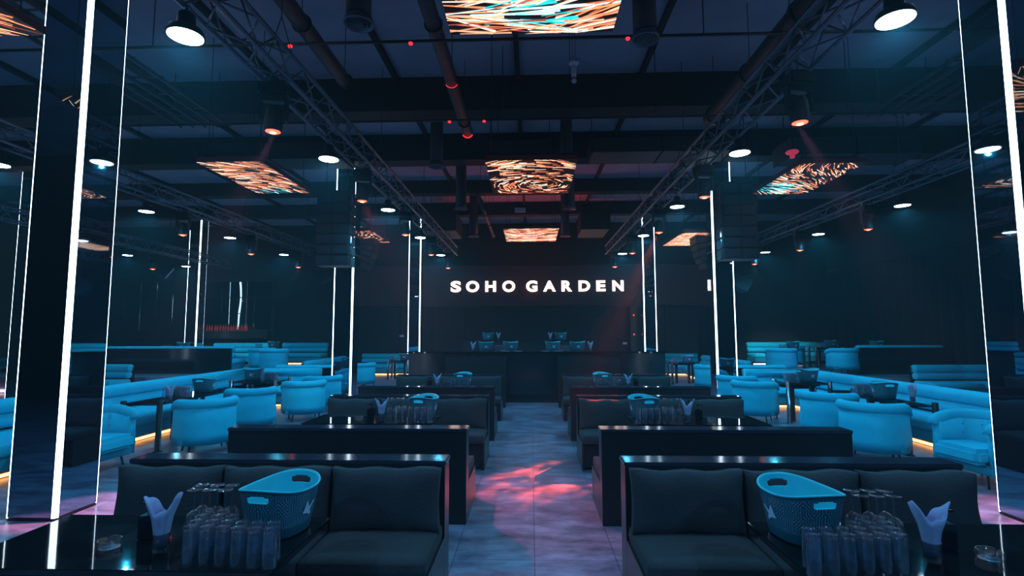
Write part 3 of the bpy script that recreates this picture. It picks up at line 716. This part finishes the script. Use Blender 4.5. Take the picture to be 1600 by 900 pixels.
# ------------------------------------------------------------------ trusses
def truss(x, y0, y1, label, z=4.70, w=.3):
    t = thing('lighting_truss', label, 'truss', (x, y0, z)); L = y1-y0; h = w/2
    for sx in (-h, h):
        for sz in (0, w): MB().tube((sx, 0, sz), (sx, L, sz), .025, 10).build('chord', M_truss, t)
    m = MB(); n = int(L/.34); d = L/n
    for i in range(n):
        a, b = i*d, (i+1)*d; f = i % 2
        m.tube((-h, a, w if f else 0), (-h, b, 0 if f else w), .011, 6); m.tube((h, a, w if f else 0), (h, b, 0 if f else w), .011, 6)
        m.tube((-h if f else h, a, 0), (h if f else -h, b, 0), .011, 6); m.tube((-h if f else h, a, w), (h if f else -h, b, w), .011, 6)
    m.build('lacing', M_truss, t)
    k = 1.0
    while k < L:
        c = MB()
        c.tube((0, k, w+.5), (0, k, 2.3-.005), .006, 6)
        for sx in (-h, h): c.tube((sx, k, w), (0, k, w+.5), .005, 6)
        c.build('hanging_cable', M_blackm, t); k += 4
truss(-2.88, -3.4, 18.95, 'long steel box truss hung above the left booths')
truss(2.88, -3.4, 18.95, 'long steel box truss hung above the right booths')
truss(-8.0, 5.0, 21.5, 'steel box truss hung over the left lounge seating')
truss(7.45, 5.5, 21.5, 'steel box truss hung over the right lounge seating')
truss(-13.2, 10.0, 22.5, 'steel box truss hung at the far left by the bar')

# ------------------------------------------------------------------ pendant lamps and moving heads
def k_lamp():
    t = thing('pendant_lamp', '', 'lamp')         # origin at the diffuser
    MB().lathe([(.135,.012),(.150,.0),(.152,.02),(.13,.07),(.075,.10),(.07,.20),(.05,.22),(0,.22)],28).build('housing', M_blackm, t)
    MB().lathe([(0,-.006),(.10,-.006),(.138,.0),(.136,.008),(0,.01)],28).build('diffuser', M_disc, t)
    m = MB(); m.tube((0,0,.21),(0,0,.27),.012,8); m.box(-.03,.03,-.02,.02,.265,.278); m.build('clamp', M_truss, t); return t
def lamp(*a): return kind('l', k_lamp).put(*a)
n5 = ('nearest', 'second', 'third', 'fourth', 'farthest')
for i, p in enumerate(LAMPS): lamp((p[0], p[1], p[2]), 0, 'round lit pendant lamp, %s one under the %s booth truss' % (n5[i % 5], 'left' if i < 5 else 'right'))
for i, p in enumerate(REAR_LAMPS): lamp(p, 0, 'round lit pendant lamp behind the camera, %s under the %s booth truss' % (('first', 'second')[i % 2], 'left' if i < 2 else 'right'))
n3 = ('nearest visible', 'second visible', 'farthest')
for i, p in enumerate(SIDE_LAMPS):
    side = 'left' if p[0] < 0 else 'right'
    if i < 6: lamp(p, 0, 'round lit pendant lamp, %s under the %s lounge truss' % (n3[i % 3], side))
    else: lamp(p, 0, 'round lit pendant lamp at the near end of the %s lounge truss, behind the column' % side)
for i, p in enumerate(FAR_LAMPS): lamp(p, 0, 'small round lit lamp at the far left, %s' % ('right of the near column', 'beside the lone column')[i])
def k_head():
    t = thing('moving_head_light', '', 'stage light')
    rbox(-.15,.15,-.11,.11,-.13,-.01,'base',M_blackm,t,.015)
    m = MB()
    for sx in (-1, 1): m.box(sx*.135-.016, sx*.135+.016, -.04, .04, -.42, -.18)
    m.box(-.15,.15,-.05,.05,-.20,-.131); m.build('yoke', M_blackm, t, bevel=.006)
    MB().lathe([(0,.0),(.07,.0),(.085,-.04),(.095,-.12),(.10,-.22),(.092,-.27),(.085,-.275),(0,-.275)],24,(0,0,-.26)).build('head', M_spk, t)
    MB().lathe([(0,-.012),(.05,-.010),(.078,.0),(.078,.006),(0,.006)],24,(0,0,-.537)).build('lens', M_red, t)
    MB().lathe([(0,-.008),(.035,-.005),(.035,.002),(0,.002)],20,(0,0,-.549)).build('lamp_core', M_hot, t)
    c = MB()
    for sx in (-.1, .1): c.box(sx-.025, sx+.025, -.03, .03, -.011, .05)
    c.box(-.12, .12, -.02, .02, -.009, .012)
    c.build('clamp', M_truss, t); return t
def head(*a): return kind('mh', k_head).put(*a)
for s, side in ((-1, 'left'), (1, 'right')):
    for i in range(5): head((s*2.88, 5.5+3.07*i, 4.62), .2, 'black moving head light with red lens, %s one on the %s booth truss' % (n5[i], side))
for x, ys, side in ((-7.95, (11.4, 14.3, 17.3), 'left'), (7.4, (11.5, 14.4, 17.3), 'right')):
    for i, y in enumerate(ys): head((x, y, 4.62), .1, 'black moving head light with red lens, %s one on the %s lounge truss' % (n5[i], side))
head((-13.2, 17.5, 4.62), .1, 'black moving head light with red lens over the far left bar')

# ------------------------------------------------------------------ ceiling screens with a flowing streak picture
def screen_col(c):
    m = bpy.data.materials.new('screen_streak'); m.use_nodes = True; n = m.node_tree.nodes; l = m.node_tree.links
    for x in list(n): n.remove(x)
    out = n.new('ShaderNodeOutputMaterial'); e = n.new('ShaderNodeEmission'); a = n.new('ShaderNodeVertexColor'); a.layer_name = 'Col'
    l.new(a.outputs[0], e.inputs[0]); e.inputs[1].default_value = 2.0; l.new(e.outputs[0], out.inputs[0]); return m
M_streak = screen_col(0)
M_scr = mat('screen_black_face', (.01, .01, .012), .4, noise=.05, emis=(.2, .03, .02), estr=.02)
def hash01(x, y, s): v = math.sin(x*12.9898+y*78.233+s*37.719)*43758.5453; return v-math.floor(v)
def screen(x, y, w, l, label, seed, swirl, count, teal):
    z = 4.65; t = thing('ceiling_screen', label, 'screen', (x, y, z)); a, b = w/2, l/2
    rbox(-a, a, -b, b, .006, .09, 'panel', M_scr, t, .004, 1)
    for sx in (-a+.1, a-.1):
        for sy in (-b+.15, b-.15): MB().tube((sx, sy, .09), (sx, sy, 2.34), .006, 6).build('hanging_cable', M_blackm, t)
    fr = MB(); fr.box(-a+.05, a-.05, -b+.1, -b+.16, .091, .15); fr.box(-a+.05, a-.05, b-.16, b-.1, .091, .15); fr.box(-.03, .03, -b+.17, b-.17, .091, .15); fr.build('rear_frame', M_blackm, t)
    r = random.Random(seed); vs = []; fs = []; cols = []
    for k in range(count):
        px, py = r.uniform(-a, a), r.uniform(-b, b)
        cx, cy, st = swirl; dx, dy = px-cx, py-cy; rr = math.hypot(dx/1.25, dy)
        ang = math.atan2(dy, dx/1.25) + PI/2 + st + .55*math.sin(3*px+seed) * math.cos(2.2*py) + r.gauss(0, .13)
        ln = r.uniform(.06, .20) * (1+.5*rr) * (1 if seed != 11 else 2.6); wd = r.uniform(.004, .011) * {11: 1.9, 3: 1.35, 4: 1.3}.get(seed, 1)
        ux, uy = math.cos(ang)*ln/2, math.sin(ang)*ln/2; nx, ny = -math.sin(ang)*wd, math.cos(ang)*wd
        q = [(px-ux-nx, py-uy-ny), (px+ux-nx*.4, py+uy-ny*.4), (px+ux+nx*.4, py+uy+ny*.4), (px-ux+nx, py-uy+ny)]
        q = [(min(a, max(-a, qx)), min(b, max(-b, qy))) for qx, qy in q]
        zz = .004 - .0035*r.random(); k0 = len(vs)
        vs += [(qx, qy, zz) for qx, qy in q] + [(qx, qy, zz+.0012) for qx, qy in q]
        fs += [(k0, k0+1, k0+2, k0+3), (k0+7, k0+6, k0+5, k0+4)]
        tx, ty, tr = teal; tl = max(0, 1-math.hypot(px-tx, (py-ty)*1.6)/tr) if tr else 0
        h = r.random(); rim = min(1, rr/1.0)
        if r.random() < tl*1.4: c = (.02, .62, .70) if h < .6 else (.6, 1.2, 1.2)
        elif h < .35 + .25*(1-rim): c = (1.0, .28, .12)
        elif h < .62: c = (1.1, .48, .27)
        elif h < .78: c = (.45, .10, .06)
        else: c = (1.4, 1.0, .75)
        m_ = .45+.8*r.random(); c = tuple(v*m_ for v in c)
        cols += [c]*8
    me = bpy.data.meshes.new('screen_image'); me.from_pydata(vs, [], fs); me.materials.append(M_streak)
    ca = me.color_attributes.new('Col', 'FLOAT_COLOR', 'CORNER')
    d = []
    for p in me.polygons:
        for vi in p.vertices: d += [*cols[vi], 1]
    ca.data.foreach_set('color', d); me.update()
    o = bpy.data.objects.new('screen_image', me); COL.objects.link(o); o.parent = t; return t
for (x, y, w, l, lab, sd, sw, n, tl) in (
  (0, 3.65, 1.52, 2.02, 'nearest ceiling video panel over the aisle with long streaks and a teal band', 11, (-.5, -1.2, .1), 240, (-.05, .7, .55)),
  (0, 9.26, 1.52, 2.02, 'second ceiling video panel over the aisle with swirling orange streaks', 3, (.15, .35, .1), 270, (0, 0, 0)),
  (0, 14.87, 1.52, 2.02, 'farthest ceiling video panel over the aisle with dense white and orange streaks', 4, (.1, -2, .1), 400, (-.1, 0, .25)),
  (-4.97, 9.1, 1.08, 1.95, 'ceiling video panel over the left lounge with curling salmon streaks', 5, (-.9, 1.4, .2), 230, (.0, .85, .45)),
  (5.05, 9.6, 1.08, 1.95, 'ceiling video panel over the right lounge with teal and white dashes', 6, (.9, -1.3, .2), 230, (-.45, .5, .8)),
  (-5.12, 3.5, 1.08, 2.0, 'ceiling video panel at the top left corner, cut by the near column', 7, (-1.4, 2.5, .2), 220, (0, 0, 0)),
  (5.75, 3.75, 1.08, 2.0, 'ceiling video panel at the top right corner behind the near column', 8, (1.4, 2.5, .2), 220, (0, 0, 0)),
  (-4.9, 14.9, 1.0, 1.95, 'farther ceiling video panel on the left beside the middle column', 9, (-.8, -.4, .2), 160, (0, 0, 0)),
  (4.8, 15.8, 1.0, 2.2, 'farther ceiling video panel on the right beside the middle column', 10, (-1.4, -1.8, .2), 600, (0, 0, 0))):
    screen(x, y, w, l, lab, sd, sw, n, tl)

# ------------------------------------------------------------------ speakers
def array_front(x, y, zt, n, w, label, rz=0):
    t = thing('line_array_speaker', label, 'speaker', (x, y, zt), rz)
    h = .228
    for i in range(n):
        c = rbox(-w/2, w/2, -.02+.0*i, .42, -h*(i+1)+.008, -h*i-.004, 'cabinet', M_spk, t, .012)
        g = MB().box(-w/2+.03, -.03, -.032, -.0205, -h*(i+1)+.03, -h*i-.025).box(.03, w/2-.03, -.032, -.0205, -h*(i+1)+.03, -h*i-.025).build('grille', M_grille, c)
    m = MB()
    for sx in (-w/2-.02, w/2+.004):
        for i in range(n): m.box(sx, sx+.016, .05, .12, -h*(i+1)+.02, -h*i-.02)
    m.build('rigging_plate', M_chrome, t)
    b = MB(); b.box(-w/2, w/2, .02, .08, .0, .05); b.box(-w/2, w/2, .34, .40, .0, .05)
    for sx in (-w/3, w/3): b.tube((sx, .2, .02), (sx, .2, 6.995-zt), .008, 6)
    b.box(-w/2, w/2, .18, .22, .0, .05); b.build('flying_frame', M_blackm, t)
def array_side(x, y, zt, n, label, s):
    t = thing('curved_line_array_speaker', label, 'speaker', (x, y, zt), 0)
    px, pz, ang = 0, 0, 0; h = .17
    for i in range(n):
        ang += R(2.2 + 1.3*i)
        c = Matrix.Translation((px, 0, pz)) @ Matrix.Rotation(ang*s, 4, 'Y')
        vs = [c @ Vector(v) for v in ((-s*.32, 0, -.015), (s*.14, 0, 0), (s*.14, 0, -h), (-s*.32, 0, -h+.03), (-s*.32, .6, -.015), (s*.14, .6, 0), (s*.14, .6, -h), (-s*.32, .6, -h+.03))]
        MB().add(vs, [(0,1,2,3),(7,6,5,4),(0,4,5,1),(1,5,6,2),(2,6,7,3),(3,7,4,0)]).build('cabinet', M_grille, t, bevel=.01)
        q = c @ Vector((0, 0, -h-.006)); px, pz = q.x, q.z
    b = MB(); b.box(-.3, .3, .05, .12, 0, .05); b.box(-.3, .3, .48, .55, 0, .05); b.tube((0,.085,.03),(0,.085,6.99-zt),.008,6); b.tube((0,.515,.03),(0,.515,6.99-zt),.008,6); b.build('flying_frame', M_blackm, t)
array_front(-4.25, 10.8, 4.87, 7, .71, 'large flat-faced hanging line array speaker left of the aisle')
array_front(4.35, 10.8, 4.95, 7, .71, 'large flat-faced hanging line array speaker right of the aisle')
array_side(-4.78, 15.0, 4.80, 6, 'curved hanging speaker array seen side on beyond the middle left column', 1)
array_side(4.90, 15.0, 4.75, 6, 'curved hanging speaker array seen side on beyond the middle right column', -1)
def wedge(x, y, z, rz, tilt, label):
    t = thing('hanging_wedge_speaker', label, 'speaker', (x, y, z), rz); c = Matrix.Rotation(tilt, 4, 'Y') @ Matrix.Rotation(R(-20), 4, 'X')
    p = [(-.32,.0),(.32,.0),(.22,.34),(-.22,.34)]
    vs = [c @ Vector((a, b, zz)) for zz in (-.5, 0) for a, b in p]
    MB().add(vs, [(3,2,1,0),(4,5,6,7),(0,1,5,4),(1,2,6,5),(2,3,7,6),(3,0,4,7)]).build('cabinet', M_grille, t, bevel=.012)
    vs = [c @ Vector((a, b, zz)) for zz in (-.45, -.05) for a, b in ((-.27,-.015),(.27,-.015),(.27,-.003),(-.27,-.003))]
    MB().add(vs, [(3,2,1,0),(4,5,6,7),(0,1,5,4),(1,2,6,5),(2,3,7,6),(3,0,4,7)]).build('grille', M_spk, t)
    m = MB(); m.tube((0,.15,-.1),(0,.15,6.99-z),.012,8); m.box(-.2,.2,.13,.17,.02,.06); m.build('bracket', M_blackm, t)
wedge(-13.8, 19.0, 4.5, .2, .5, 'small tilted wedge speaker hanging at the far left by the lone column')
wedge(-7.9, 19.0, 4.25, .3, -.5, 'small tilted wedge speaker hanging below the large left array')
wedge(7.75, 19.0, 3.85, -.3, .5, 'small tilted wedge speaker hanging below the large right array')

# ------------------------------------------------------------------ services under the ceiling
def drop(x, y, z, r, label):
    t = thing('air_diffuser', label, 'diffuser', (x, y, z))
    MB().tube((0,0,.06),(0,0,6.99-z),r*.86,24).build('duct', M_duct, t)
    MB().lathe([(r*.86,.10),(r*1.08,.0),(r*1.0,-.01),(r*.8,.03),(r*.8,.08)],28).build('collar', M_truss, t)
    m = MB()
    for k in range(1, 5): m.lathe([(r*.2*k,.012),(r*.2*k+.008,.0),(r*.2*k+.014,.012)],24)
    for k in range(3): a = k*PI/3; m.tube((-r*.95*math.cos(a), -r*.95*math.sin(a), .016),(r*.95*math.cos(a), r*.95*math.sin(a), .016),.006,6)
    m.build('grille', M_truss, t)
for x, y, z, r, lab in ((-1.99, 5.63, 5.4, .165, 'round black air diffuser at top left, nearest'), (1.39, 6.09, 5.4, .165, 'round black air diffuser at top right, nearest'), (-2.03, 10.8, 5.4, .16, 'second round air diffuser, left of the middle screen'),
    (.77, 10.95, 5.4, .15, 'second round air diffuser, right of the middle screen'), (-2.02, 14.66, 5.4, .18, 'third round air diffuser, left of the farthest screen'), (1.12, 14.81, 5.4, .18, 'third round air diffuser, right of the farthest screen'),
    (-2.13, 19.0, 5.4, .18, 'farthest round air diffuser above the sign, left'), (1.28, 19.1, 5.4, .18, 'farthest round air diffuser above the sign, right')): drop(x, y, z, r, lab)
def pipe(x, z, y0, y1, r, label, ends=()):
    t = thing('overhead_pipe', label, 'pipe', (x, y0, z))
    MB().tube((0,0,0),(0,y1-y0,0),r,20).build('tube', M_duct, t)
    y = 1.0
    while y < y1-y0:
        m = MB(); m.pathtube([((r+.012)*math.cos(a*PI/8), y, (r+.012)*math.sin(a*PI/8)) for a in range(17)], .012, 6); m.tube((0,y,r),(0,y,6.99-z),.006,6); m.build('hanger', M_blackm, t); y += 1.55
    for e in ends: MB().pathtube([((r+.003)*math.cos(PI*1.15+a*PI*.07), e-y0, (r+.003)*math.sin(PI*1.15+a*PI*.07)) for a in range(11)], .012, 6).build('red_glow_arc', M_reddot, t)  # red light on the pipe underside, put in as glowing arcs
pipe(-1.25, 5.8, 2.2, 9.98, .10, 'thick grey pipe with added red glow arcs left of the aisle under the ceiling', (7.85, 9.93))
pipe(-2.97, 5.85, 2.2, 7.9, .11, 'dark round duct over the left truss')
pipe(3.40, 5.85, 2.2, 9.6, .15, 'wide dark round duct over the right truss')
pipe(-1.45, 5.6, 13.6, 20.0, .06, 'thin pipe running to the stage left of the screens')
def cross(y, z, label, dots):
    t = thing('sprinkler_pipe', label, 'pipe', (0, y, z)); MB().tube((-9,0,0),(10,0,0),.02,10).build('tube', M_blackm, t)
    for x in dots: MB().lathe([(0,-.02),(.022,-.018),(.030,.0),(.022,.01),(0,.01)],14,(x,0,-.025)).build('red_alarm_light', M_reddot, t)
    h = MB(); 
    for x in (-8.5, -5, -.5, 2.2, 5.5, 9): h.tube((x,0,0),(x,0,6.99-z),.008,6)
    h.build('hanger', M_blackm, t)
cross(6.38, 5.62, 'thin sprinkler pipe crossing the room near the camera with red alarm lights', (-3.15, -1.56, 1.24))
cross(8.9, 5.62, 'thin sprinkler pipe crossing the room farther back with red alarm lights', (-1.45, -.83))
t = thing('smoke_detector', 'white smoke detector assembly hanging right of the nearest screen', 'detector', (.62, 7.2, 5.68))
MB().lathe([(0,0),(.05,0),(.075,.03),(.075,.045),(.055,.05),(.055,.10),(0,.10)],24).build('detector_head', M_lilac, t)
MB().tube((0,0,-.16),(0,0,-.001),.035,16).build('lower_body', M_lilac, t); MB().lathe([(0,-.26),(.03,-.25),(.04,-.225),(.03,-.20),(0,-.19)],16).build('bulb', M_lilac, t)
m = MB(); m.tube((-.02,0,.10),(-.02,0,1.31),.004,6); m.tube((.02,0,.10),(.02,0,1.31),.004,6); m.tube((0,0,-.20),(0,0,-.155),.008,6); m.build('cable', M_blackm, t)
M_pink = mat('pink_beacon_plastic', (.7, .08, .16), .5, emis=(1, .06, .14), estr=.35, noise=.02)
t = thing('alarm_beacon', 'pink-red alarm beacon hanging beneath the ceiling right of the truss', 'alarm', (5.46, 10.75, 5.55))
MB().lathe([(0,-.09),(.045,-.085),(.05,-.01),(.11,.01),(.13,.04),(.11,.065),(0,.07)],24).build('housing', M_pink, t); MB().tube((0,0,.07),(0,0,1.44),.006,6).build('rod', M_blackm, t)
def exitbox(x, y, z, label):
    t = thing('hanging_sign_box', label, 'sign'), 
    t = t[0]; t.location = (x, y, z); rbox(-.17, .17, -.03, .03, -.07, .07, 'body', M_lilac, t, .008)
    m = MB(); m.tube((-.1,0,.07),(-.1,0,6.99-z),.004,6); m.tube((.1,0,.07),(.1,0,6.99-z),.004,6); m.build('cable', M_blackm, t)
exitbox(-.33, 15.9, 5.65, 'small pale box hanging between the second and third screens')
# rectangular air ducts between the beams
def rect_duct(x0, x1, y0, y1, z0, z1, label):
    t = thing('rectangular_duct', label, 'duct', ((x0+x1)/2, y0, z0)); w = (x1-x0)/2; L = y1-y0; h = z1-z0
    rbox(-w, w, 0, L, 0, h, 'casing', M_duct, t, .01, 1); n = max(1, int(max(2*w, L)/1.4))
    for k in range(n+1):
        if L > 2*w: y = L*k/n; MB().box(-w-.02, w+.02, y-.02, y+.02, -.02, h+.02).build('flange', M_beam, t)
        else: x = -w+2*w*k/n; MB().box(x-.02, x+.02, -.02, L+.02, -.02, h+.02).build('flange', M_beam, t)
    m = MB(); 
    for sx in (-w+.05, w-.05): m.tube((sx, L/2, h+.02), (sx, L/2, 6.99-z0), .008, 6)
    m.build('hanger', M_blackm, t)
rect_duct(-1.0, .5, 11.3, 12.6, 5.75, 6.15, 'dark rectangular duct above the second screen')
rect_duct(1.4, 4.6, 11.6, 12.4, 5.95, 6.3, 'dark rectangular duct crossing over the right truss')
rect_duct(-7.8, -4.4, 11.6, 12.4, 5.9, 6.3, 'dark rectangular duct crossing above the left lounge screen')
rect_duct(6.0, 8.9, 11.8, 12.7, 5.9, 6.3, 'dark rectangular duct above the right lounge')
rect_duct(-3.8, -2.7, 18.2, 20.0, 5.5, 6.2, 'dark duct box above the stage, left')
rect_duct(1.8, 2.8, 18.2, 20.0, 5.5, 6.2, 'dark duct box above the stage, right')
def louvre(x, y0, y1, label):
    t = thing('cable_tray', label, 'cable tray', (x, y0, 6.0)); L = y1-y0
    m = MB()
    for k in range(5): m.box(-.5+k*.25, -.47+k*.25, 0, L, 0, .06)
    m.build('rail', M_duct, t); k = 0
    while k < L: MB().box(-.5, .53, k, k+.03, .061, .08).build('rung', M_duct, t); k += .6
    for sy in (.3, L-.3):
        for sx in (-.45, .45): MB().tube((sx, sy, .08), (sx, sy, .99), .008, 6).build('hanger', M_duct, t)
louvre(-6.6, 4.4, 9.95, 'slatted cable tray under the ceiling over the left lounge')
louvre(7.0, 4.4, 9.95, 'slatted cable tray under the ceiling over the right lounge')
